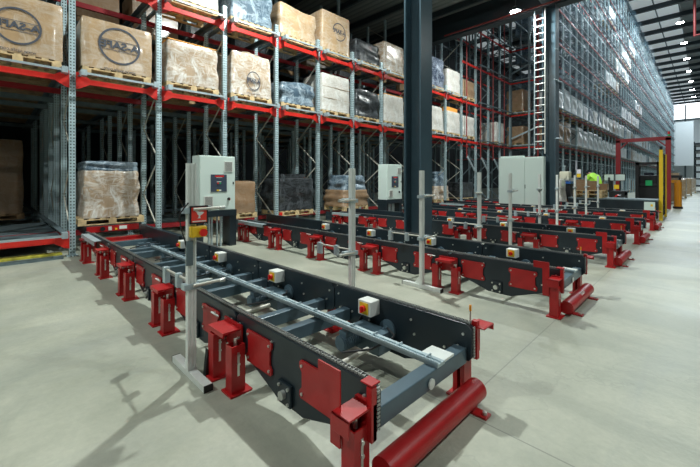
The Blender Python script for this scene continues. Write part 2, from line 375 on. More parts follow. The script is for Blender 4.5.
# ------------------------------------------------------------------ loads
def pallet_mb(w=1.2, d=1.0, h=.144):
    m = MB()
    for i in range(7): x = -w / 2 + (w - .1) * i / 6; m.box(x, x + .1, -d / 2, d / 2, h - .022, h)
    for y in (-d / 2, -.05, d / 2 - .1):
        m.box(-w / 2, w / 2, y, y + .1, h - .044, h - .022).box(-w / 2, w / 2, y, y + .1, 0, .022)
        for x in (-w / 2, -.07, w / 2 - .14): m.box(x, x + .14, y, y + .1, .022, h - .044)
    return m
def goods_mb(w, d, h, seed, jit=.02, taper=0., top=0., rnd=.06, N=12):
    rng = random.Random(seed); m = MB(); ph = [rng.uniform(0, 6.3) for _ in range(8)]
    def P(u, v, t):                              # u,v in -1..1, t 0..1
        s = 1 - taper * t - rnd * .5 * max(0, t - .93) / .07
        x = u * w / 2 * s; y = v * d / 2 * s
        z = h * t
        if t > .8: z += top * math.sin(2.6 * u + ph[0]) * math.cos(2.2 * v + ph[1]) * (t - .8) / .2
        b = jit * (math.sin(5 * t * 2 + ph[2] + 3 * u) + math.sin(9 * t + ph[3] + 4 * v)) * math.sin(math.pi * min(1, t * 1.1))
        l = math.hypot(u, v) + 1e-6
        return (x + b * u / l + rng.uniform(-jit, jit) * .25, y + b * v / l + rng.uniform(-jit, jit) * .25, z)
    ring = []
    k = 8
    e = 1 - rnd * .6
    pr = []
    for (a, b) in (((-1, -1), (1, -1)), ((1, -1), (1, 1)), ((1, 1), (-1, 1)), ((-1, 1), (-1, -1))):
        for i in range(k):
            t = -e + 2 * e * i / (k - 1); tt = (t + 1) / 2
            pr.append((a[0] + (b[0] - a[0]) * tt, a[1] + (b[1] - a[1]) * tt))
    n = len(pr); vs = []; zs = [0, .03] + [.03 + .9 * i / 9 for i in range(1, 10)] + [.97, 1]
    for t in zs:
        for u, v in pr: vs.append(P(u, v, t))
    fs = []
    for j in range(len(zs) - 1):
        for i in range(n): fs.append((j * n + i, j * n + (i + 1) % n, (j + 1) * n + (i + 1) % n, (j + 1) * n + i))
    m.add(vs, fs, 0, True)
    # top: concentric shrink
    base = (len(zs) - 1) * n; vs2 = []; fs2 = []
    rings = [[vs[base + i] for i in range(n)]]
    for sc in (.85, .55, .25):
        rr = []
        for i in range(n):
            u, v = pr[i]; x, y, z = P(u * sc, v * sc, 1); rr.append((x, y, z + .015 + rng.uniform(-jit, jit) * .5))
        rings.append(rr)
    allv = [p for r_ in rings for p in r_]
    for j in range(3):
        for i in range(n): fs2.append((j * n + i, j * n + (i + 1) % n, (j + 1) * n + (i + 1) % n, (j + 1) * n + i))
    fs2.append(list(range(3 * n, 4 * n)))
    m.add(allv, fs2, 0, True); m.add([vs[i] for i in range(n)], [list(range(n))[::-1]], 0)
    return m
pal0 = None
def load(x, y, z, w, h, m, label, seed=0, group=None, d=1.0, name='pallet_load', taper=0, top=0, jit=.015, cat='pallet load', boxes=None, pallet='wood'):
    global pal0
    t = thing(name, label, cat, (x, y, z), 0, group)
    if pal0 is None: p = pal0 = pallet_mb().build('wooden_pallet', 'wood', t)
    elif pallet == 'wood': p = child('wooden_pallet', pal0, t)
    else: p = pallet_mb().build('wooden_pallet', pallet, t)
    g = goods_mb(w, d, h, seed, jit, taper, top).build('wrapped_goods' if boxes is None else boxes, m, t, loc=(0, 0, .146))
    return t, g
def logo(t, x, y, z, s, squash=1.0, url=True):
    """mirrored ring-and-word print on the face towards the aisle"""
    p = bpy.data.objects.new('printed_logo', None); C.objects.link(p)
    bpy.data.objects.remove(p)
    m = MB(); n = 40; vs = []
    for r in (s * .5, s * .45):
        for i in range(n): a = 2 * math.pi * i / n; vs.append((math.cos(a) * r * squash, 0, math.sin(a) * r))
    # keep the ring clear of the word band
    fs = [(i, (i + 1) % n, n + (i + 1) % n, n + i) for i in range(n)]
    m.add(vs, fs)
    m.box(-s * .47 * squash, s * .47 * squash, -.0005, .0005, s * .125, s * .14); m.box(-s * .47 * squash, s * .47 * squash, -.0005, .0005, -s * .14, -s * .125)
    g = m.build('printed_logo', 'logo', t, loc=(x, y, z))
    text_obj('A-SAFE', 'logo_lettering', 'logo', s * .265, g, True, (0, -.002, 0), bold=s * .008, sx=1.12 * squash)
    if url: text_obj('www.asafe.com', 'printed_address', 'logo', s * .12, t, True, (x, y - .002, z - s * .66))
PZ = .175
def bay(n): return X0 + PX * (n + .5)
YL = YR + .47
A = 'on the first rack level above the lanes'
t, g = load(bay(-1) , YL, L1 + PZ, 1.24, 1.03, 'box', 'film-wrapped brown carton with large round logo, at the top left corner', 1, jit=.004, cat='pallet load', boxes='carton')
logo(t, 0.0, -.514, .62, .64)
t, g = load(bay(0), YL, L1 + PZ, 1.24, .97, 'box', 'brown carton with round logo, between the two leftmost rack uprights', 2, boxes='carton', jit=.003); logo(t, .02, -.513, .66, .74)
t, g = load(bay(1), YL, L1 + PZ, 1.2, .95, 'boxw', 'milky wrapped load with orange top edge, right of the second logo carton', 3, taper=.04)
MB().box(-.56, .56, -.47, .47, 0, .02).build('top_card', 'orange', t, loc=(0, 0, 1.11))
t, g = load(bay(2), YL, L1 + PZ, 1.2, 1.1, 'boxw', 'tapered bag-like wrapped load with crumpled oval logo and loose film on top', 4, taper=.06, top=.14, jit=.014); logo(t, .04, -.508, .55, .5, .8)
t, g = load(bay(3), YL, L1 + PZ, 1.15, .62, 'bluef', 'low blue-grey clear-wrapped load, right of the bag-like logo load', 5, jit=.03, top=.05)
t, g = load(bay(4), YL, L1 + PZ, 1.2, 1.15, 'white', 'tall stack of pale cartons under film on the lower beam level', 6, jit=.01)
for z_ in (.52, .88): MB().box(-.59, .59, -.512, .49, z_, z_ + .008).build('carton_seam', 'woodd', t)
load(bay(5), YL, L1 + PZ, 1.15, .92, 'blackf', 'crumpled black wrapped load on the lower beam level beside the pale carton stack', 7, jit=.05, top=.08)
t, g = load(bay(6), YL, L1 + PZ, 1.2, 1.0, 'white', 'white wrapped load with orange lid just left of the large dark column', 8, taper=.03)
MB().box(-.56, .56, -.46, .46, 0, .03).build('top_card', 'orange', t, loc=(0, 0, 1.15))
load(bay(7), YL, L1 + PZ, 1.2, .95, 'boxw', 'wrapped load mostly behind the large dark column, lower beam level', 9)
load(bay(8), YL, L1 + PZ, 1.2, 1.05, 'white', 'white wrapped load just right of the large dark column, lower beam level', 10, taper=.1)
t, g = load(bay(9), YL, L1 + PZ, 1.2, 1.0, 'white', 'pale wrapped load with orange carton top, second right of the large dark column', 11, taper=.03)
MB().box(-.58, .5, -.4, .46, 0, .2).build('top_carton', 'orange', t, loc=(0, 0, 1.15))
load(bay(1), YL, L2 + PZ, 1.2, .9, 'white', 'white wrapped load cut by the top edge, above the orange-edged load', 12)
load(bay(2), YL, L2 + PZ, 1.2, .95, 'bluef', 'blue-grey wrapped load on the upper level, above the bag-like logo load', 13, jit=.02)
load(bay(3), YL, L2 + PZ, 1.3, .85, 'box', 'sagging brown carton on a double pallet, upper level', 14, top=.06, jit=.02, boxes='carton')
t, g = load(bay(4), YL, L2 + PZ, 1.22, 1.2, 'box', 'tall brown carton with round logo on the upper level', 15, jit=.008, boxes='carton'); logo(t, .12, -.507, .8, .58, url=False)
load(bay(5), YL, L2 + PZ, 1.2, .7, 'blackf', 'low dark grey wrapped load on the upper level beside the tall logo carton', 16, jit=.02)
load(bay(6), YL, L2 + PZ, 1.2, 1.02, 'boxw', 'shiny wrapped pale carton on the upper level, left of the large dark column', 17, jit=.01)
load(bay(8), YL, L2 + PZ, 1.2, 1.25, 'darkbl', 'dark blue wrapped load on the upper level, right of the large dark column', 18, jit=.04)
load(bay(9), YL, L2 + PZ, 1.2, 1.0, 'white', 'off-white wrapped carton on the upper level, beside the dark blue load', 19)
G = 'on the floor lane'
t, g = load(bay(0) + .0, YR + .97, .50, 1.02, 1.0, 'boxw', 'grey film-wrapped carton load waiting on the red shuttle behind the nearest conveyor', 20, taper=.03, jit=.02)
goods_mb(.96, .94, .2, 77, .02).build('film_hood', 'bluef', t, loc=(0, 0, 1.13))
load(bay(2) - .2, YR + .9, .4, 1.1, .85, 'brownb', 'brown carton load half hidden behind the nearest control cabinet', 21)
t, g = load(bay(3) + .05, YR + .6, .4, 1.25, .93, 'blackf', 'large black film-wrapped load at lane mouth, red tag on pallet', 22, jit=.03)
MB().box(-.5, .35, -.4, .4, 0, .13).build('black_lid', 'blackf', t, loc=(0, 0, 1.08)); MB().box(-.64, -.54, -.52, -.505, .02, .11).build('red_tag', 'redp', t)
t, g = load(bay(5) - .55, YR + .5, .4, 1.25, .55, 'brownb', 'brown load with grey clear film top beside the second control cabinet', 23, taper=.05, jit=.03)
goods_mb(1.1, .9, .5, 78, .04, .15).build('film_top', 'bluef', t, loc=(.02, 0, .68))
t, g = load(bay(8) + .95, YR + .75, .4, 1.2, .6, 'boxw', 'tan wrapped load with clear film top, in the lane right of the large dark column', 24, taper=.05, jit=.03)
goods_mb(1.05, .9, .68, 79, .03, .1).build('film_top', 'bluef', t, loc=(0, 0, .72))
load(bay(10) + .1, YR + .6, .4, 1.2, .75, 'blackf', 'black wrapped load on a red base at lane mouth, beside the tan film-topped load', 25)
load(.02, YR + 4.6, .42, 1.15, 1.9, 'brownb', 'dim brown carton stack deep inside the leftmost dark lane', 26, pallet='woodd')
m = MB(); rg = random.Random(9)
for z in (L1, L2):
    for n in range(-2, NLOW - 1):
        for r in range(1, 7):
            if z > L1 and r < 2: continue
            y = YR + .05 + r * 1.32; h_ = rg.uniform(.95, 1.3)
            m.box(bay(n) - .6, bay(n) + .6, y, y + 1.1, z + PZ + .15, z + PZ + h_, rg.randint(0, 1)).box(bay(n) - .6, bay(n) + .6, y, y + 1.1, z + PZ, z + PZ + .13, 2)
tag(m.build('stored_goods', ['blackf', 'brownb', 'woodd']), 'rows of stored goods added deep inside the low rack to shade the lanes', 'stored goods', kind='stuff')  # goods added behind the front loads to block lamp light
# pallet shuttles
def shuttle(x, y, z, label):
    t = thing('pallet_shuttle', label, 'shuttle', (x, y, z))
    MB().box(-.5, .5, -.45, .45, .04, .2).build('shuttle_body', 'black', t, .01)
    MB().box(-.47, .47, -.475, -.45, .07, .19).build('front_panel', 'red', t)
    s = MB().cyl((-.2, -.476, .13), (-.2, -.49, .13), .045, 16); s.build('sensor', 'black', t)
    MB().box(-.1, -.04, -.484, -.475, .09, .17).box(.1, .24, -.484, -.475, .1, .17).build('white_sticker', 'whitep', t)
    MB().box(.02, .06, -.484, -.475, .09, .13).build('yellow_sticker', 'yellow', t)
    for sx in (-.44, .44):
        for sy in (-.32, .32): MB().cyl((sx - .04, sy, .05), (sx + .04, sy, .05), .05, 12).build('wheel', 'black', t)
    return t
shuttle(bay(0), YR + .85, .29, 'red and black pallet shuttle under the grey wrapped load')
# ------------------------------------------------------------------ conveyors
MODS, ML = 5, 1.335
def side_poly(y0, y1):
    L = y1 - y0
    p = [(.02, .25), (0, .28), (0, .455), (.035, .49), (L - .035, .49), (L, .455), (L, .28), (L - .02, .25), (L - .16, .21)]
    p += [(L * .66, .115), (L * .61, .09), (L * .41, .085), (L * .35, .11), (.16, .21)]
    return [(y0 + a, b) for a, b in p]
def conveyor():
    t = thing('chain_conveyor', '', 'conveyor', (1.77, 1.10, 0))
    H = .51
    for sx in (-1, 1):
        for k in range(MODS):
            y0 = k * ML; m = MB(); xo, xi = sx * H, sx * (H - .05)
            m.prism(side_poly(y0, y0 + ML - .012), 'x', min(xo, xi), max(xo, xi))
            sp = m.build('side_plate', 'navy', t, .004)
            b = MB(); 
            for (yy, zz) in ((.06, .42), (.10, .33), (.2, .29), (.45, .3), (.48, .4), (.86, .42), (.9, .28), (1.1, .3), (1.27, .42), (1.25, .3)):
                b.cyl((sx * (H - .06), y0 + yy, zz), (sx * (H + .012), y0 + yy, zz), .009, 8)
            b.build('bolt', 'bolt', sp)
        # chain lying in the top groove
        m = MB(); y = .03; L = MODS * ML
        while y < L - .03:
            for xx in (-.011, .011): m.cb(sx * (H - .025) + xx, y, .497, .005, .019, .016)
            m.cb(sx * (H - .025), y, .497, .018, .007, .01); y += .0254
        for k in range(11): m.cb(sx * (H - .025), -.003, .47 - k * .019, .022, .007, .012)
        m.build('drive_chain', 'chain', t)
        MB().box(sx * (H - .025) - .02, sx * (H - .025) + .02, .03, L - .03, .488, .4935).build('chain_guide', 'black', t)
    # red access plates, bearings on the outer face of both sides
    def red_plate(w, h, tab):
        p = []; c = .035
        p = [(-w / 2, -h / 2 + .012), (-w / 2 + .012, -h / 2), (w / 2 - .012, -h / 2), (w / 2, -h / 2 + .012), (w / 2, -h / 2 + .04), (w / 2 - .022, -h / 2 + .065), (w / 2 - .022, h / 2 - .065), (w / 2, h / 2 - .04),
             (w / 2, h / 2 - .012), (w / 2 - .012, h / 2), (-w / 2 + .012, h / 2), (-w / 2, h / 2 - .012), (-w / 2, h / 2 - .04), (-w / 2 + .022, h / 2 - .065), (-w / 2 + .022, -h / 2 + .065), (-w / 2, -h / 2 + .04)]
        return MB().prism(p, 'x', -.006, .006)
    rp = rb = bg = bb = None
    for sx in (-1, 1):
        for k in range(MODS):
            for yy in (.40, 1.00):
                loc = (sx * (H + .009), k * ML + yy, .315)
                if rp is None:
                    rp = red_plate(.31, .215, 0).build('access_plate', 'red', t, loc=loc)
                    m = MB()
                    for a in (-.13, .13):
                        for b in (-.08, .08): m.cyl((-.014, a, b), (.014, a, b), .009, 8)
                    rb = m.build('plate_bolt', 'bolt', rp)
                else:
                    q = child('access_plate', rp, t, loc); child('plate_bolt', rb, q)
            loc = (sx * (H + .012), k * ML + .70, .165)
            if bg is None:
                bg = MB().cb(0, 0, 0, .02, .13, .13).build('bearing_block', 'navy', t, .004, loc)
                m = MB().cyl((-.035, 0, 0), (.035, 0, 0), .026, 14)
                for a in (-.045, .045):
                    for b in (-.045, .045): m.cyl((-.02, a, b), (.02, a, b), .01, 8)
                bb = m.build('bearing_hub', 'bolt', bg)
            else:
                q = child('bearing_block', bg, t, loc); child('bearing_hub', bb, q)
    # cross members
    cm = None
    ys = [ML * k + d for k in range(1, MODS + 1) for d in (-.17, .17)]
    ys = [y for y in ys if y < MODS * ML - .1]
    for y in ys:
        if cm is None: cm = MB().box(-.46, .46, -.04, .04, -.05, .05).build('cross_member', 'navy2', t, .006, (0, y, .27))
        else: child('cross_member', cm, t, (0, y, .27))
    MB().box(-.46, .46, .035, .125, .235, .335).build('end_cross_member', 'navy2', t, .006)
    m = MB().cyl((.02, .03, .275), (.02, .022, .275), .03, 14).box(.1, .3, .04, .2, .335, .35); m.build('end_plate', 'alu', t)
    # centre rail
    m = MB().box(.09, .17, .03, 5.4, .336, .356).box(.09, .098, .03, 5.4, .336, .37).box(.128, .134, .03, 5.4, .356, .366)
    for i in range(int(5.3 / .22)): m.box(.10, .165, .12 + i * .22, .128 + i * .22, .356, .372)
    m.build('centre_guide_rail', 'galv', t)
    # drive shafts, gear motors, isolators
    sh = gm = None
    for k in range(MODS):
        y = k * ML + .70
        if sh is None:
            sh = MB().cyl((-.46, 0, 0), (.22, 0, .02), .018, 12).build('drive_shaft', 'brace', t, loc=(0, y, .165))
            m = MB().cyl((.08, .16, .0), (.27, .16, .0), .052, 16)
            for i in range(9): m.cyl((.09 + i * .019, .16, 0), (.096 + i * .019, .16, 0), .060, 16)
            m.box(.26, .42, -.07, .24, -.08, .07).box(.11, .2, .12, .20, .05, .085)
            gm = m.build('gear_motor', 'navy2', t, .004, (0, y, .215))
            fl = MB().cyl((.44, 0, 0), (.462, 0, 0), .075, 22).cyl((.40, 0, 0), (.44, 0, 0), .03, 12).build('flange', 'navy2', gm, loc=(0, 0, .05))
            sw = MB().cb(0, 0, 0, .12, .14, .12).build('isolator_switch', 'whitep', t, .008, (.41, y + .16, .415))
            f1 = MB().cb(-.063, -.0, 0, .006, .09, .09).build('yellow_plate', 'yellow', sw)
            f2 = MB().cyl((-.066, 0, 0), (-.09, 0, 0), .026, 12).cb(-.097, 0, 0, .02, .014, .05).build('red_handle', 'redp', sw)
            cb_ = MB().tube([(.05, .06, -.05), (.06, .12, -.1), (.03, .14, -.16), (-.05, .05, -.19), (-.12, .0, -.17)], .009).build('cable', 'black', sw)
        else:
            child('drive_shaft', sh, t, (0, y, .165)); q = child('gear_motor', gm, t, (0, y, .215)); child('flange', fl, q, (0, 0, .05))
            if k < 4:
                q = child('isolator_switch', sw, t, (.41, y + .16, .415)); child('yellow_plate', f1, q); child('red_handle', f2, q); child('cable', cb_, q)
    for k in range(MODS):
        MB().tube([(.4, k * ML + .66, .3), (.28, k * ML + .5, .33), (.2, k * ML + .46, .34), (.05, k * ML + .52, .3), (-.05, k * ML + .7, .25)], .008).build('cable_loop', 'black', t)
    # legs
    def leg_mb(h):
        m = MB().box(-.05, .05, -.042, -.034, 0, h).box(-.05, .05, .034, .042, 0, h).box(-.05, -.042, -.034, .034, 0, h).box(.03, .05, -.034, -.012, 0, h).box(.03, .05, .012, .034, 0, h)
        m.box(-.07, .09, -.07, .07, 0, .012)
        return m
    leg0 = leg_mb(.325).build('support_leg', 'red', t)
    mbolt = MB()
    for z in (.2, .26): mbolt.cyl((.0, -.05, z), (.0, -.03, z), .011, 8)
    mbolt.cyl((-.0, 0, .31), (0, 0, .36), .012, 8).box(-.008, .008, -.0435, -.0425, .12, .28)
    lb0 = mbolt.build('leg_bolt', 'bolt', leg0)
    first = True; br0 = None
    for sx in (-1, 1):
        for k in range(0, MODS + 1):
            yj = k * ML
            spots = (.05,) if k == 0 else (-.14, .14)
            for dy in spots:
                rz = 0 if sx < 0 else math.pi
                loc = (sx * (H + .075), yj + dy, 0)
                if k == 0 and sx > 0: loc = (H - .01, .09, 0)
                if first: leg0.location = loc; first = False
                else:
                    q = child('support_leg', leg0, t, loc, rz); child('leg_bolt', lb0, q)
                    if k == 0: q.scale = (1, 1, .77)
            if k == 0: continue
            loc = (sx * (H + .07), yj, 0)
            if br0 is None:
                m = MB().box(-.085, .05, -.115, .115, .395, .407).box(.044, .056, -.13, .13, .25, .43).box(-.085, -.077, -.115, .115, .375, .4)
                br0 = m.build('joint_bracket', 'red', t, loc=loc)
                m = MB()
                for a in (-.1, .1):
                    for b in (.28, .34): m.cyl((.03, a, b), (.044, a, b), .01, 8)
                bbr = m.build('bracket_bolt', 'bolt', br0)
            else:
                q = child('joint_bracket', br0, t, loc, 0 if sx < 0 else math.pi); child('bracket_bolt', bbr, q)
    # end brackets at the aisle end
    m = MB().box(-.69, -.52, -.01, .10, .40, .41).box(-.69, -.682, -.01, .10, .33, .41).box(-.552, -.515, -.02, .012, .25, .50).box(-.54, -.515, -.02, .10, .25, .42).box(-.552, -.49, -.02, .05, .506, .514)
    m.build('end_bracket', 'red', t, .002)
    MB().box(-.68, -.672, .0, .2, .2, .5).build('tall_end_plate', 'red', t) if False else None
    m = MB().prism([(.09, .22), (.155, .22), (.155, .505), (.245, .505), (.245, .575), (.09, .575)], 'x', -.646, -.638).box(-.64, -.56, .10, .108, .25, .36); m.build('guard_plate', 'red', t)
    m = MB().box(.515, .55, -.01, .03, .25, .505).box(.515, .66, -.06, .05, .46, .47).box(.552, .56, -.01, .10, .3, .47).box(.652, .66, -.06, .05, .425, .47)
    m.build('end_bracket', 'red', t, .002)
    MB().cyl((.58, .07, .30), (.58, .07, .57), .006, 8).build('reflector_rod', 'brace', t)
    MB().cyl((.58, .07, .54), (.58, .07, .58), .009, 8).build('reflector', 'bol', t)
    # transition to the rack
    yt = MODS * ML
    MB().box(.42, .50, yt - 1.6, yt + .62, .25, .52).box(-.5, -.45, yt, yt + .62, .2, .46).build('transfer_side', 'navy', t, .004)
    MB().box(-.62, -.52, yt - .9, yt + .2, .46, .47).box(-.625, -.617, yt - .9, yt + .2, .40, .47).build('cover_strip', 'galv', t)
    m = MB().box(-.45, .42, yt + .05, yt + .13, .22, .30).box(-.45, .42, yt + .4, yt + .5, .24, .32); m.build('transfer_beam', 'red', t)
    # small fixings seen along the outer face
    for k in range(1, MODS):
        MB().tube([(-.5, k * ML + .3, .40), (-.56, k * ML + .3, .42), (-.56, k * ML + .18, .42)], .006).build('sensor_arm', 'alu', t)
    return t
cv0 = conveyor()
cvl = ['nearest dark chain conveyor with red legs, running from the foreground to the rack',
       'second chain conveyor from the front, passing left of and beyond the large dark column foot',
       'third chain conveyor from the front, first one behind the large dark column',
       'fourth chain conveyor from the front, in the middle distance',
       'fifth chain conveyor from the front, just before the wide grey cabinet',
       'furthest chain conveyor row, behind the wide grey cabinet and dark column']
cv0['label'] = cvl[0]; cv0['group'] = 'chain conveyors'
for i in range(1, 6):
    dup(cv0, (1.77 + 3.03 * i, 1.10 if i < 5 else 4.25, 0), cvl[i])
# buffer tubes on the floor at the conveyor mouths
def buffer(x, label):
    t = thing('buffer_tube', label, 'bumper', (x, 1.07, 0), 0, 'red floor bumpers')
    m = MB().cyl((-.49, 0, .09), (.46, 0, .09), .068, 28); m.build('tube', 'red', t, .004)
    for sx in (-.36, .36): MB().box(sx - .035, sx + .035, -.125, .15, 0, .012).box(sx - .03, sx + .03, -.04, .04, .01, .05).build('floor_bracket', 'red', t)
    for sx in (-.36, .36): MB().cyl((sx, -.1, .012), (sx, -.1, .03), .014, 8).build('anchor_bolt', 'bolt', t)
    return t
bl = ['red floor bumper tube at the near end of the nearest conveyor', 'red floor bumper tube at the end of the second conveyor', 'red floor bumper tube at the end of the third conveyor',
      'red floor bumper tube at the end of the fourth conveyor', 'red floor bumper tube at the end of the fifth conveyor, nearest the yellow guard']
b0 = buffer(1.775, bl[0])
for i in range(1, 5): dup(b0, (1.775 + 3.03 * i, 1.07, 0), bl[i])
# worn lettering on the second bumper
tb = [o_ for o_ in C.objects if o_.get('label') == bl[1]][0]
text_obj('A-SAFE', 'worn_lettering', 'whitep', .05, tb, True, (.0, -.0432, .1465), rot=(R(38), 0, 0))
# ------------------------------------------------------------------ sensor posts
def sensor_post(x, side, label, estop=False):
    t = thing('sensor_post', label, 'post', (x, 2.72, 0), 0, 'aluminium sensor posts')
    h = 1.57
    m = MB().box(-.04, .04, -.02, .02, .04, h)
    for gx in (-.04, 0, .04): pass
    m = MB()
    for (a, b) in ((-.031, -.019), (-.006, .006), (.019, .031)): m.box(a, b, -.022, .022, .04, h)
    m.box(-.028, .028, -.014, .014, .04, h - .002)
    m.build('profile', 'alu', t)
    MB().box(-.03, .03, -.30, .30, 0, .045).build('foot', 'alu', t); MB().box(-.031, .031, -.306, -.298, 0, .046).box(-.031, .031, .298, .306, 0, .046).build('foot_cap', 'black', t)
    MB().prism([(.022, .045), (.12, .045), (.022, .17)], 'x', -.004, .004).build('gusset', 'alu', t)
    for z in (1.22, .66):
        q = MB().box(-.06, .06, -.035, .035, z - .02, z + .02).box(.05 if side > 0 else -.14, .14 if side > 0 else -.05, -.03, .02, z - .012, z + .03).build('sensor_clamp', 'galv', t)
        MB().cyl((.0, -.045, z + .01), (side * .24, -.045, z + .012), .011, 8).build('sensor_rod', 'brace', q)
        MB().cyl((side * .20, -.045, z + .01), (side * .24, -.045, z + .012), .015, 8).build('sensor_head', 'bolt', q)
    q = MB().cyl((.0, -.02, .69), (.0, .56, .69), .009, 8).build('cross_rod', 'brace', t)
    MB().box(-.02, .02, .5, .56, .58, .71).box(-.02, .02, .22, .27, .60, .71).build('rod_sensor', 'galv', q)
    return t
p0 = sensor_post(1.05, 1, 'near aluminium post with red sign and yellow emergency stop', True)
pr0 = sensor_post(2.75, -1, 'aluminium sensor post just beyond the right rail of the nearest conveyor')
for i in range(1, 5):
    dup(p0, (1.05 + 3.03 * i, 2.72, 0), 'aluminium sensor post on the near side of the %s conveyor' % ORD[i])
    dup(pr0, (2.75 + 3.03 * i, 2.72, 0), 'aluminium sensor post on the far side of the %s conveyor' % ORD[i])
# sign and emergency stop on the near post: added after the copies were made
MB().box(-.068, .068, -.036, -.03, 1.15, 1.285).build('sign_frame', 'black', p0).location = (.045, 0, -.03)
sg = MB().box(-.056, .056, -.040, -.036, 1.162, 1.273).build('red_sign', 'sign', p0); sg.location = (.045, 0, -.03)
pic = [(-.035, 1.262), (-.03, 1.245), (-.018, 1.236), (-.014, 1.222), (-.004, 1.212), (-.006, 1.2), (-.012, 1.192), (.012, 1.192), (.006, 1.2), (.008, 1.212), (.024, 1.222), (.036, 1.236), (.02, 1.24), (.004, 1.24), (-.01, 1.247), (-.02, 1.252), (-.028, 1.264)]
MB().prism(pic, 'y', -.0415, -.040).box(-.05, .05, -.0415, -.04, 1.166, 1.174).build('white_pictogram', 'whitep', sg)
eb = MB().box(-.062, .052, -.07, -.02, 1.035, 1.115).build('emergency_stop_box', 'yellow', p0, .006); eb.location = (.04, 0, -.01)
MB().cyl((.015, -.07, 1.07), (.015, -.082, 1.07), .018, 14).cyl((.015, -.082, 1.07), (.015, -.10, 1.07), .028, 18).build('red_button', 'redp', eb)
MB().tube([(-.03, -.03, 1.28), (-.09, -.02, 1.2), (-.08, -.02, 1.1), (-.05, -.02, 1.0), (-.02, -.02, .85)], .005).build('cable', 'black', p0)
MB().box(-.045, .0, -.04, -.02, .82, 1.0).build('cable_duct', 'galvd', p0)
k = MB().prism([(0, 0), (.16, 0), (.02, .20)], 'y', -.02, .02).build('wheel_chock', 'black'); k.location = (1.11, 2.63, 0.0)
tag(k, 'small black triangular wedge on the floor behind the near post foot', 'wedge')
# ------------------------------------------------------------------ control cabinets
def cabinet(x, y, label):
    t = thing('control_cabinet', label, 'cabinet', (x, y, 0), 0, 'control cabinets on dark stands')
    W, Z0, Z1, D = .79, .79, 1.95, .36
    MB().box(0, W, 0, D, Z0, Z1).build('body', 'cab', t, .006)
    MB().box(.012, W - .012, -.02, 0, Z0 + .012, Z1 - .012).build('door', 'cab', t, .005)
    g = MB().box(.53, .72, -.035, -.02, 1.62, 1.84).build('vent_grille', 'whitep', t)
    m = MB()
    for i in range(9): m.box(.545, .705, -.037, -.0345, 1.635 + i * .022, 1.648 + i * .022)
    m.build('louvre', 'grill', g)
    g = MB().box(.09, .28, -.035, -.02, .88, 1.10).build('vent_grille', 'whitep', t)
    m = MB()
    for i in range(9): m.box(.105, .265, -.037, -.0345, .895 + i * .022, .908 + i * .022)
    m.build('louvre', 'grill', g)
    hp = MB().box(.235, .585, -.03, -.02, 1.19, 1.555).build('operator_panel', 'panel', t)
    text_obj('TGW', 'red_lettering', 'redp', .04, hp, True, (.41, -.032, 1.52), sx=3) if False else MB().box(.32, .52, -.0315, -.03, 1.505, 1.535).build('red_lettering', 'redp', hp)
    MB().box(.35, .48, -.0315, -.03, 1.488, 1.496).build('small_lettering', 'whitep', hp)
    MB().cyl((.385, -.03, 1.37), (.385, -.045, 1.37), .016).build('red_button', 'redp', hp); MB().cyl((.435, -.03, 1.37), (.435, -.045, 1.37), .016).build('green_button', 'green', hp)
    MB().box(.36, .46, -.0315, -.03, 1.395, 1.41).box(.41, .46, -.0315, -.03, 1.205, 1.235).build('label_strip', 'whitep', hp); MB().box(.36, .41, -.0315, -.03, 1.205, 1.235).build('yellow_sticker', 'yellow', hp)
    MB().cyl((.63, -.02, 1.03), (.63, -.04, 1.03), .03).cb(.63, -.05, 1.03, .02, .03, .06).build('main_switch', 'black', t); MB().cb(.645, -.045, 1.02, .02, .012, .04).build('red_mark', 'redp', t)
    MB().box(.725, .75, -.032, -.02, 1.35, 1.40).build('lock', 'black', t)
    MB().box(-.03, W + .03, -.02, D + .02, .66, .79).box(-.03, .09, 0, D, 0, .66).box(W - .12, W + .03, 0, D, 0, .66).build('stand', 'navy', t, .004)
    m = MB()
    for a in (.24, .3, .42, .5): m.box(a, a + .03, .1, .14, .0, .66)
    m.build('cable_conduit', 'galv', t)
    return t
cb0 = cabinet(3.02, 7.4, 'pale green-grey control cabinet on dark stand, nearer one at left')
dup(cb0, (6.08 + .0, 7.4, 0) if False else (9.0, 7.4, 0), 'pale control cabinet in the middle distance, left of the large dark column')
cabo = [o_ for o_ in C.objects if o_.get('label', '').startswith('pale control cabinet in the middle')][0]; cabo.location = (9.06, 7.38, 0)
t = thing('electrical_cabinet', 'wide two-door pale grey floor cabinet beside the second dark column', 'cabinet', (14.86, 4.44, 0))
MB().box(0, .22, 0, 1.71, .1, 2.33).build('body', 'cab', t, .008); MB().box(.02, .2, .02, 1.69, 0, .1).build('plinth', 'black', t)
MB().box(-.02, 0, .70, 1.70, .12, 2.34).build('door', 'cab', t, .005); MB().box(-.02, 0, .01, .69, .12, 2.30).build('door', 'cab', t, .005)
MB().box(.02, .2, .76, 1.65, 2.33, 2.40).build('top_duct', 'cab', t)
MB().box(-.04, -.02, .66, .68, 1.1, 1.25).build('door_handle', 'black', t)
# ladder
t = thing('access_ladder', 'tall pale fixed ladder rising left of the second dark column', 'ladder', (15.08, 4.45, 2.45))
MB().box(-.02, .02, 0, .03, 0, 5.6).build('stile', 'whitep', t); MB().box(-.02, .02, .37, .40, 0, 5.6).build('stile', 'galv', t)
r0 = None
for i in range(19):
    if r0 is None: r0 = MB().cyl((0, .03, 0), (0, .37, 0), .02, 8).build('rung', 'whitep', t, loc=(0, 0, .2))
    else: child('rung', r0, t, (0, 0, .2 + i * .28))
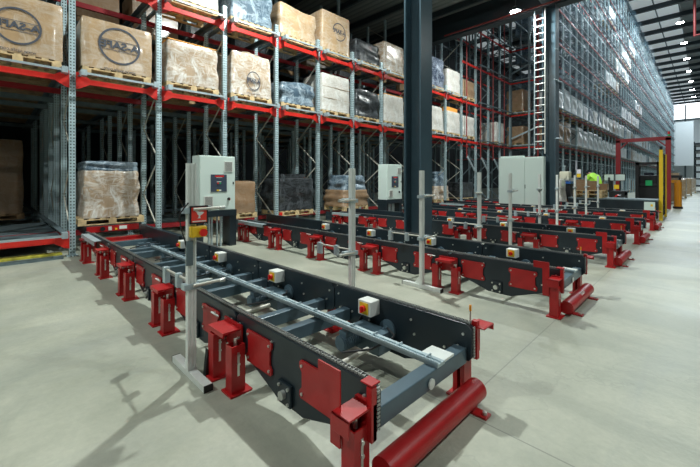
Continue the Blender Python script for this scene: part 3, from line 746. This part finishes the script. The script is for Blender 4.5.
# ------------------------------------------------------------------ tall rack
def tall_part(t, xa, y, nb, h, levels, first_post, deep, ystop):
    """posts, beams and rails of a tall face starting at xa"""
    p = None; pm = MB().box(-.05, .05, -.045, .045, 0, h)
    for i in range(nb + 1):
        if p is None: p = pm.build('upright_post', 'post', t, loc=(xa + i * PX, y, 0))
        else: child('upright_post', p, t, (xa + i * PX, y, 0))
    for k in range(levels):
        z = L1 + 1.94 * k; m = MB().box(xa, xa + nb * PX, y - .08, y - .03, z - .035, z + .035)
        for i in range(nb + 1): m.box(xa + i * PX - .09, xa + i * PX + .09, y - .088, y - .078, z - .08, z + .08)
        m.build('beam', 'red', t)
        m = MB().box(xa, xa + nb * PX, y - .26, y - .20, z + .13, z + .17)
        for i in range(nb): 
            for s in (.14, PX - .14): m.box(xa + i * PX + s - .04, xa + i * PX + s + .04, y - .28, y + deep, z + .08, z + .11)
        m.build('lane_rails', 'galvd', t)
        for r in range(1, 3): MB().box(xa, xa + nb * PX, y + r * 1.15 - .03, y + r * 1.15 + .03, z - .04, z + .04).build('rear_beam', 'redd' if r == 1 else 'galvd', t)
    m = MB()
    for r in (1.1, 2.4):
        for i in range(nb + 1): m.box(xa + i * PX - .04, xa + i * PX + .04, y + r - .04, y + r + .04, 0, h)
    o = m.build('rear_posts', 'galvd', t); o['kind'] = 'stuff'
    m = MB()
    for i in range(nb + 1):
        z = .4; s = 0
        while z < h - 1:
            a, c = (0.04, 1.06) if s == 0 else (1.06, .04)
            m.bar((xa + i * PX, y + a, z), (xa + i * PX, y + c, z + .95), .03, .05); z += .97; s ^= 1
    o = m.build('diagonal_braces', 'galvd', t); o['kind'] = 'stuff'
TOP = 19.3
tr = thing('tall_rack', 'very tall netted high-bay rack receding along the right aisle', 'rack', (22.3, 6.08, 0))
tr.location = (0, 0, 0)
tall_part(tr, 22.3, 6.08, 63, TOP, 8, 0, 3.5, 0)
m = MB()
for i in range(8):
    xa = 22.2 + i * 12.12; xb = xa + 12.0; n = 12; vs = []; fs = []
    for a in range(n + 1):
        for b in range(13):
            u = a / n; v = b / 12
            vs.append((xa + (xb - xa) * u, 5.76 - .3 * math.sin(math.pi * u) * (.3 + .7 * v), 5.1 + (TOP + .1 - 5.1) * v - .9 * math.sin(math.pi * u) * 0))
    for a in range(n):
        for b in range(12): fs.append((a * 13 + b, (a + 1) * 13 + b, (a + 1) * 13 + b + 1, a * 13 + b + 1))
    m = MB().add(vs, fs, 0, True); m.build('safety_net', 'net', tr)
# horizontal bracing wires on the face
m = MB()
for k in range(18):
    z = 2.6 + k * .97; m.box(22.3, 117.6, 5.93, 5.95, z, z + .03)
o = m.build('guide_wires', 'galv', tr); o['kind'] = 'stuff'
# recessed tall part above the low rack end, and the end face of the tall block
tm = thing('recess_rack', 'open tall rack frame in the corner behind ladder and dark columns', 'rack')
tall_part(tm, post_x(11), YR, 3, TOP, 8, 0, 3.5, 0)
for k in range(0, 8):
    z = L1 + 1.94 * k
    MB().box(22.22, 22.26, 6.1, YR, z - .035, z + .035).build('end_beam', 'redd' if k else 'redd', tm)
    MB().box(22.12, 22.18, 6.1, YR, z + .13, z + .18).build('end_rail', 'galv', tm)
    MB().box(post_x(10), post_x(11), YR - .08, YR - .03, z - .05, z + .05).build('beam', 'redd', tm)
MB().box(22.2, 22.3, 7.38, 7.48, 0, TOP).build('upright_post', 'galv', tm)
for k in range(3):
    MB().bar((22.15, 6.6, 4.6 + k * 3.9), (22.15, 8.4, 3.9 + k * 3.9), .04, .09).build('end_brace', 'galv', tm)
for n in range(10, 14):
    MB().bar((post_x(n) + .05, YR - .3, 2.55), (post_x(n) + .9, YR - .3, 1.8), .04, .1).build('knee_brace', 'galv', tm)
for n, z1 in ((10, 12), (11, 14), (12, 16), (13, 18)):
    o = MB().cyl((post_x(n) + .16, YR - .2, 2.5), (post_x(n) + .16, YR - .2, z1), .028, 10).build('sprinkler_pipe', 'pipe')
    tag(o, 'thin red vertical sprinkler pipe, %s from the left in the corner rack' % ORD[n - 10], 'pipe', 'rack sprinkler pipes')
o = MB().cyl((22.05, 6.9, 2.2), (22.05, 6.9, 17), .05, 10).cyl((22.05, 6.9, 2.75), (22.05, 12, 2.75), .035, 8).build('sprinkler_pipe', 'pipe'); tag(o, 'dark red riser pipe on the tall rack end, left of the ladder', 'pipe')
# loads in the recess
small = {}
def small_load(x, y, z, w, h, m, label, group=None, seed=0):
    key = (m, round(h, 1), round(w, 1), seed % 3)
    if key not in small:
        q = pallet_mb(); nf = len(q.f); g = goods_mb(w, 1.0, h, seed, .02)
        q.m = [0] * len(q.f); q.add([(a, b, c + .146) for a, b, c in g.v], g.f, 1, True)
        me = q.mesh('pallet_load'); me.materials.append(MT['wood']); me.materials.append(MT[m]); small[key] = me
    o = bpy.data.objects.new('pallet_load', small[key]); C.objects.link(o); o.location = (x, y, z)
    return tag(o, label, 'pallet load', group)
small_load(bay(10), YL, L1 + PZ, 1.2, .95, 'white', 'pale wrapped load beside the first red sprinkler pipe, lower level', seed=3)
small_load(bay(10) , YL, L2 + PZ, 1.2, .8, 'brownb', 'brown carton load behind the first red sprinkler pipe, upper level')
small_load(23.05, 8.3, L1 + PZ, 1.3, 1.0, 'brownb', 'brown cartons seen above the wide grey cabinet, lower level'); small_load(23.05, 8.3, L2 + PZ, 1.3, 1.25, 'brownb', 'tall brown cartons in the corner rack, second level')
small_load(21.0, 9.1, L1 + PZ, 1.2, 1.1, 'white', 'rounded pale load in the corner rack, left of the brown cartons'); small_load(20.0, 9.2, L1 + 1.94 * 4 + PZ, 1.2, 1.2, 'boxw', 'pale load high in the corner rack just below the bright lamp')
# loads along the tall rack
rng = random.Random(5)
kinds = ['palef', 'palef', 'white', 'palef', 'bluef', 'brownb']
words = {'palef': 'bright white wrapped', 'white': 'white wrapped', 'boxw': 'milky wrapped tan', 'bluef': 'blue-grey wrapped', 'brownb': 'brown carton', 'blackf': 'black wrapped'}
lev = ['lowest beam level', 'second beam level', 'third beam level', 'fourth beam level', 'fifth beam level', 'sixth beam level', 'seventh beam level']
def tl(i): return 22.3 + PX * (i + .5)
for k, rngb in ((0, range(0, 44)), (1, range(0, 30))):
    c = 0
    for i in rngb:
        if rng.random() < .12: continue
        m_ = rng.choice(kinds)
        small_load(tl(i), 6.52, L1 + 1.94 * k + PZ, 1.2, rng.choice((.9, 1.1, 1.2)), m_, '%s load, %s from left on tall rack %s' % (words[m_], ORD[c], lev[k]), 'loads on the %s of the tall rack' % lev[k], rng.randint(0, 2)); c += 1
for k, spans in ((2, ((14, 22), (30, 36))), (3, ((9, 13), (20, 24))), (4, ((12, 17),)), (5, ((14, 18),)), (6, ((10, 12), (17, 20)))):
    c = 0
    for a, b in spans:
        for i in range(a, b):
            m_ = rng.choice(kinds)
            small_load(tl(i), 6.52, L1 + 1.94 * k + PZ, 1.2, rng.choice((1.1, 1.2)), m_, '%s load, %s from left on tall rack %s' % (words[m_], ORD[c], lev[k]), 'loads on the %s of the tall rack' % lev[k], rng.randint(0, 2)); c += 1
c = 0
for i in range(0, 30):
    if i % 3 == 1: continue
    m_ = rng.choice(kinds)
    small_load(tl(i), 6.75, .1, 1.2, rng.choice((1.1, 1.3)), m_, '%s load on floor under tall rack, %s from the column' % (words[m_], ORD[c]), 'floor loads under the tall rack', rng.randint(0, 2)); c += 1
m = MB()
for k in range(3):
    for i in range(44 if k == 0 else 30 if k == 1 else 40, 62):
        if rng.random() < .2: continue
        z = L1 + 1.94 * k + PZ; m.box(tl(i) - .6, tl(i) + .6, 6.15, 7.1, z + .14, z + 1.2, rng.randint(0, 1)); m.box(tl(i) - .6, tl(i) + .6, 6.15, 7.1, z, z + .12, 2)
tag(m.build('distant_pallet_loads', ['white', 'boxw', 'wood']), 'mass of pale pallet loads at the far end of the tall rack', 'pallet loads', kind='stuff')
# dark goods filling the depth of the racks
m = MB()
for k in range(8):
    for i in range(63):
        if rng.random() < .45: m.box(tl(i) - .6, tl(i) + .6, 8.4, 9.4, L1 + 1.94 * k + .2, L1 + 1.94 * k + 1.3)
tag(m.build('stored_goods', 'bluef'), 'shadowy stored goods deep inside the tall rack behind the netting', 'stored goods', kind='stuff')
# ------------------------------------------------------------------ right side: gate, guard, bollard, station
t = thing('portal_gate', 'dark red steel portal frame standing in the right aisle', 'gate', (23.65, 2.4, 0))
MB().box(-.1, .1, -1.08, -.88, 0, 3.52).build('post', 'gate', t); MB().box(-.1, .1, .92, 1.12, 0, 3.52).build('post', 'gate', t)
MB().box(-.1, .1, -1.08, 1.12, 3.4, 3.58).build('crossbar', 'gate', t)
MB().bar((0, -.9, 3.1), (0, -.6, 3.4), .1, .06).bar((0, .92, 3.1), (0, .62, 3.4), .1, .06).build('corner_brace', 'gate', t)
MB().cyl((0, -1.0, 3.58), (0, -1.0, 3.68), .05).build('green_beacon', 'green', t); MB().cyl((0, -1.0, 3.68), (0, -1.0, 3.82), .05).build('red_beacon', 'redp', t)
t = thing('safety_fence', 'yellow-posted black mesh safety guard at the right end of conveyors', 'fence', (16.76, 1.2, 0))
MB().box(-.05, .05, -.05, .05, 0, 2.5).build('post', 'yellow', t); MB().box(1.75, 1.85, -.04, .04, 0, 2.42).build('post', 'yellow', t)
m = MB()
for i in range(28): m.box(.06 + i * .06, .068 + i * .06, -.006, .006, .12, 2.4)
for i in range(14): m.box(.05, 1.75, -.006, .006, .12 + i * .175, .13 + i * .175)
m.build('mesh_panel', 'black', t); MB().box(-.04, .04, -.06, -.05, .9, 2.3).build('light_curtain', 'hazard', t)
MB().cyl((0, 0, 2.5), (0, 0, 2.62), .045).build('lamp_cap', 'black', t)
t = thing('bollard', 'orange round bollard on black base in the right aisle', 'bollard', (24.3, 1.1, 0))
MB().cyl((0, 0, .1), (0, 0, 1.32), .15, 28).build('bollard_body', 'bol', t, .01); MB().cyl((0, 0, 0), (0, 0, .1), .19, 28).build('base', 'black', t)
# raised transfer table
t = thing('transfer_table', 'long dark raised transfer table with pale top, left of the yellow guard', 'table', (16.9, 1.25, 0))
MB().box(-.5, .5, 0, 2.75, .28, .70).build('table_frame', 'navy', t, .01); MB().box(-.5, .5, 0, 2.75, .70, .74).build('table_top', 'galvd', t)
MB().box(-.52, -.5, .08, .38, .36, .66).build('control_box', 'cab', t); MB().box(-.525, -.52, .14, .2, .5, .58).build('warning_sticker', 'yellow', t)
for a in (-.42, .42):
    for b in (.15, 1.4, 2.6): MB().box(a - .05, a + .05, b - .05, b + .05, 0, .28).build('leg', 'red', t)
t = thing('stacked_pallets', 'two light wooden pallets stacked on the transfer table', 'pallet', (16.95, 3.35, .74))
p1 = pallet_mb(1.1, .95).build('pallet', 'wood', t); child('pallet', p1, t, (0, 0, .145))
for i, (x, y, w_, h_, lab) in enumerate(((16.72, 3.6, .4, .42, 'brown carton on the stacked pallets, left one'), (17.05, 3.3, .55, .36, 'brown carton on the stacked pallets, middle wide one'), (17.3, 3.0, .3, .25, 'small brown carton on the stacked pallets, right one'))):
    o = MB().cb(0, 0, h_ / 2, w_, .34, h_).box(-.03, .03, -.171, .171, .01, h_ + .002, 1).build('carton', ['brownb', 'woodd'], None, .004, (x, y, 1.03)); tag(o, lab, 'box')
# forklift seen from behind
t = thing('forklift', 'black forklift truck parked under the red portal frame', 'forklift', (25.0, 4.1, 0))
t.location = (27.4, 2.5, 0)
MB().box(-.55, .55, -.5, .5, .1, 1.0).box(-.55, .4, -.42, .42, 1.0, 1.2).build('truck_body', 'black', t, .05)
m = MB()
for a in (-.55, -.3, .3, .45):
    pass
for y in (-.48, .48): m.box(-.6, -.5, y - .09, y + .09, .1, 2.45).box(.35, .42, y - .05, y + .05, .9, 2.25)
m.box(-.6, -.5, -.55, .55, 2.3, 2.45).box(-.58, .42, -.5, -.44, 2.2, 2.27).box(-.58, .42, .44, .5, 2.2, 2.27)
for i in range(6): m.box(-.5, .4, -.4 + i * .15, -.37 + i * .15, 2.22, 2.26)
m.build('mast_and_guard', 'black', t)
MB().box(-.5, .2, -.4, .4, 1.0, 1.7).build('cab_interior', 'black', t, .05); MB().box(-.2, .1, -.22, .22, 1.7, 1.85).build('seat', 'trous', t, .04); MB().box(-.63, -.6, -.2, .1, 1.1, 1.4).build('display', 'green', t)
for a in (-.4, .4):
    for y in (-.45, .45): MB().cyl((a, y - .08, .2), (a, y + .08, .2), .2, 18).build('wheel', 'black', t)
MB().box(-1.5, -.6, -.35, -.23, .06, .11).box(-1.5, -.6, .23, .35, .06, .11).build('fork', 'black', t)
# red motor unit on the table back
o = MB().box(-.25, .25, -.12, .12, 0, .16).cyl((-.2, -.1, .16), (.15, -.1, .2), .07).build('pump_unit', 'black'); o.location = (20.3, 3.15, 0); tag(o, 'small black and red pump unit on floor behind the transfer table', 'pump')
MB().cyl((.1, 0, .16), (.3, 0, .18), .08).build('red_cap', 'redp', o)
o.location = (18.6, 2.75, .55)
MB().box(-.4, .4, -.3, .3, -.55, 0).build('stand_box', 'navy', o)
# workstation
t = thing('packing_station', 'black packing station with two pale monitors beside the red portal frame', 'workstation', (21.6, 3.12, 0))
MB().box(-.5, .5, -.35, .35, .85, .9).box(-.48, -.42, -.3, .3, 0, .85).box(.42, .48, -.3, .3, 0, .85).box(-.42, .42, -.3, .3, .15, .7).box(-.5, .5, .28, .33, .9, 1.55).build('desk', 'black', t)
for x, y in ((-.3, .32), (.15, -.05)):
    q = MB().cb(x, y, 1.55, .05, .42, .34).box(x - .02, x + .02, y - .03, y + .03, .9, 1.4).build('monitor', 'black', t); MB().cb(x - .03, y, 1.55, .012, .37, .29).build('screen', 'cab', q)
MB().box(-.52, -.5, -.1, .1, 1.0, 1.2).build('yellow_note', 'yellow', t)
t = thing('strapping_machine', 'cream machine head on blue and dark base, right of the second dark column', 'machine', (19.8, 4.95, 0))
MB().box(-.35, .35, -.3, .3, 0, 1.25).build('machine_base', 'black', t, .02); MB().box(-.4, .4, -.32, .32, 1.25, 1.36).build('blue_tray', 'blue', t)
MB().cb(0, 0, 1.62, .5, .42, .44).cyl((-.26, 0, 1.6), (-.3, 0, 1.6), .12).build('machine_head', 'cream', t, .05)
MB().cyl((-.1, 0, 1.84), (-.1, 0, 2.1), .02).cb(-.1, 0, 2.1, .1, .08, .06).build('bracket', 'galv', t)
o = MB().cb(0, 0, 0, .02, .34, .62).build('notice_board', 'paper'); o.rotation_euler = (0, 0, R(90)); o.location = (26.1, 5.92, 2.35); tag(o, 'pale lilac notice sheet hung on the tall rack front', 'notice')
o = MB().cb(0, 0, 0, .02, .18, .4).build('notice_sheet', 'paper'); o.location = (20.55, 4.55, 1.75); tag(o, 'small white and yellow notice beside the cream machine', 'notice'); MB().cb(-.012, 0, -.1, .004, .17, .18).build('yellow_half', 'yellow', o)
t, g = load(18.6, 5.2, 0, .9, 1.3, 'white', 'white and blue film-wrapped goods standing just right of the second dark column', 55, taper=.1, jit=.04)
MB().box(-.5, .5, -.52, .4, .15, .35).build('blue_crate', 'blue', t)
# person in hi-vis bending over, seen from behind
def person():
    t = thing('person', 'person in hi-vis yellow jacket bending forward behind the boxes', 'person', (20.5, 3.72, 0), R(-35)); t.scale = (1.08, 1.08, 1.14)
    def skin(name, pts, edges, rad, m, par):
        me = bpy.data.meshes.new(name); me.from_pydata(pts, edges, []); o = bpy.data.objects.new(name, me); C.objects.link(o); o.parent = par
        me.materials.append(MT[m]); sk = o.modifiers.new('skin', 'SKIN')
        for i, r in enumerate(rad): me.skin_vertices[0].data[i].radius = (r, r * .85); me.skin_vertices[0].data[i].use_root = (i == 0)
        sub = o.modifiers.new('sub', 'SUBSURF'); sub.levels = 1; sub.render_levels = 2; return o
    body = skin('body', [(0, 0, .95), (0, .1, 1.15), (0, .28, 1.4), (0, .40, 1.5), (0, .5, 1.53), (0, .62, 1.52), (-.19, .33, 1.42), (-.28, .4, 1.15), (-.2, .6, 1.05), (-.17, .7, 1.05), (.19, .33, 1.42), (.28, .4, 1.15), (.2, .6, 1.05), (.17, .7, 1.05),
                 (-.1, 0, .88), (-.12, .03, .5), (-.12, -.03, .09), (-.12, .12, .04), (.1, 0, .88), (.12, .03, .5), (.12, -.03, .09), (.12, .12, .04)],
         [(0, 1), (1, 2), (2, 3), (3, 4), (4, 5), (2, 6), (6, 7), (7, 8), (8, 9), (2, 10), (10, 11), (11, 12), (12, 13), (0, 14), (14, 15), (15, 16), (16, 17), (0, 18), (18, 19), (19, 20), (20, 21)],
         [.15, .14, .16, .08, .07, .1, .07, .05, .04, .035, .07, .05, .04, .035, .1, .07, .05, .045, .1, .07, .05, .045], 'skin', t)
    skin('jacket', [(0, 0, .9), (0, .08, 1.15), (0, .26, 1.42), (0, .36, 1.5), (-.2, .32, 1.43), (-.29, .4, 1.16), (-.22, .56, 1.07), (.2, .32, 1.43), (.29, .4, 1.16), (.22, .56, 1.07)],
         [(0, 1), (1, 2), (2, 3), (2, 4), (4, 5), (5, 6), (2, 7), (7, 8), (8, 9)], [.2, .2, .22, .12, .1, .08, .06, .1, .08, .06], 'hivis', body)
    skin('trousers', [(0, 0, .93), (-.1, 0, .86), (-.12, .03, .5), (-.12, -.03, .12), (.1, 0, .86), (.12, .03, .5), (.12, -.03, .12)], [(0, 1), (1, 2), (2, 3), (0, 4), (4, 5), (5, 6)], [.17, .12, .09, .07, .12, .09, .07], 'trous', body)
    skin('hair', [(0, .58, 1.58), (0, .5, 1.6), (0, .64, 1.6)], [(0, 1), (0, 2)], [.1, .07, .07], 'trous', body)
    return t
person()
# far aisle goods
for i, (x, y, w_, h_, m_, lab) in enumerate(((29.5, 1.75, 1.3, 1.05, 'brownb', 'brown carton pallet behind the orange bollard'), (33.5, 2.0, 1.3, 1.5, 'brownb', 'darker carton pallet behind the one at the bollard'), (38.5, 1.75, 1.2, 1.3, 'box', 'third carton pallet along the right aisle'), (45, 1.6, 1.2, 1.4, 'box', 'fourth carton pallet along the right aisle'), (54, 1.5, 1.2, 1.4, 'boxw', 'furthest pale pallet along the right aisle'))):
    t, g = load(x, y, 0, w_, h_, m_, lab, 60 + i, jit=.01)
    if i == 0:
        MB().box(-.66, .66, -.55, .5, 1.25, 1.42).build('orange_box', 'bol', t); MB().box(-.7, .7, -.6, .55, 1.55, 1.7).build('dark_tray', 'black', t)
        for a in (-.6, .6): MB().box(a - .04, a + .04, -.55, -.47, .15, 1.6).build('tray_post', 'black', t)
        MB().box(-.66, .66, -.5, .5, 1.70, 1.85).build('card_stack', 'box', t)
o = MB().box(119, 119.4, 2.6, 6.2, 4.8, 15.5).build('curtain_panel', 'wall'); tag(o, 'large plain white panel hanging at the far end of the aisle', 'panel')
o = MB(); 
for i in range(7): o.box(60, 66, .5, 1.3, .6 + i * .85, .75 + i * .85)
for a in (60, 63, 66): o.box(a - .06, a + .06, 1.2, 1.3, 0, 6)
o = o.build('side_shelving', 'navy'); tag(o, 'dark shelving at the right picture edge far down the aisle', 'shelving')
o = MB().cyl((52.7, 1.07, 16.6), (52.7, 1.07, 21), .12).cyl((52.7, 1.07, 16.7), (52.7, -6, 16.7), .1).build('sprinkler_pipe', 'pipe'); tag(o, 'red vertical sprinkler main under the hall roof at right edge', 'pipe')
o = MB().cyl((46, -12, 19.9), (46, 5.8, 19.9), .1).build('sprinkler_pipe', 'pipe'); tag(o, 'red pipe crossing under the hall roof before the second lamp', 'pipe')
o = MB().cyl((41, -12, 19.9), (41, 5.8, 20.2), .06).build('sprinkler_pipe', 'pipe'); tag(o, 'thin red pipe crossing under the hall roof beside the first lamp', 'pipe')
o = MB().cyl((14.4, -8, 7.9), (14.4, 8.4, 7.9), .035).build('sprinkler_pipe', 'pipe'); tag(o, 'thin red pipe under the low dark ceiling before its edge beam', 'pipe')
# ------------------------------------------------------------------ lamps
def fixture(loc, power, label, size, dome, group):
    t = thing('ceiling_lamp', label, 'lamp', loc, 0, group)
    MB().cyl((0, 0, .02), (0, 0, .22), dome, 24, r2=dome * .45).cyl((0, 0, .22), (0, 0, 1.0 if loc[2] > 10 else .5), .015, 8).build('housing', 'galvd', t)
    MB().cyl((0, 0, -.01), (0, 0, .02), dome * .9, 24).build('lens', 'lens', t)
    l = lamp_light('lamp_light', (0, 0, -.03), power, size, (.80, .94, 1) if loc[2] > 10 else (.93, 1, .96)); l.parent = t
for i, (p, e) in enumerate(zip(LOW_LAMPS, LOW_POWER)):
    fixture(p, e, ['high bay lamp over the left aisle, out of frame', 'high bay lamp over the second conveyor, out of frame', 'bright starry lamp under the low ceiling edge', 'unseen fill lamp added behind the viewer at left', 'unseen fill lamp added behind the viewer', 'unseen fill lamp added behind the viewer at right'][i], .26, .2, 'low ceiling lamps')
for i, (x, y) in enumerate(HIGH_LAMPS):
    fixture((x, y, HIGH_Z), HIGH_POWER, '%s bright lamp of the row under the tall hall roof, counting from the camera' % ORD[i], .8, .38, 'hall roof lamps')
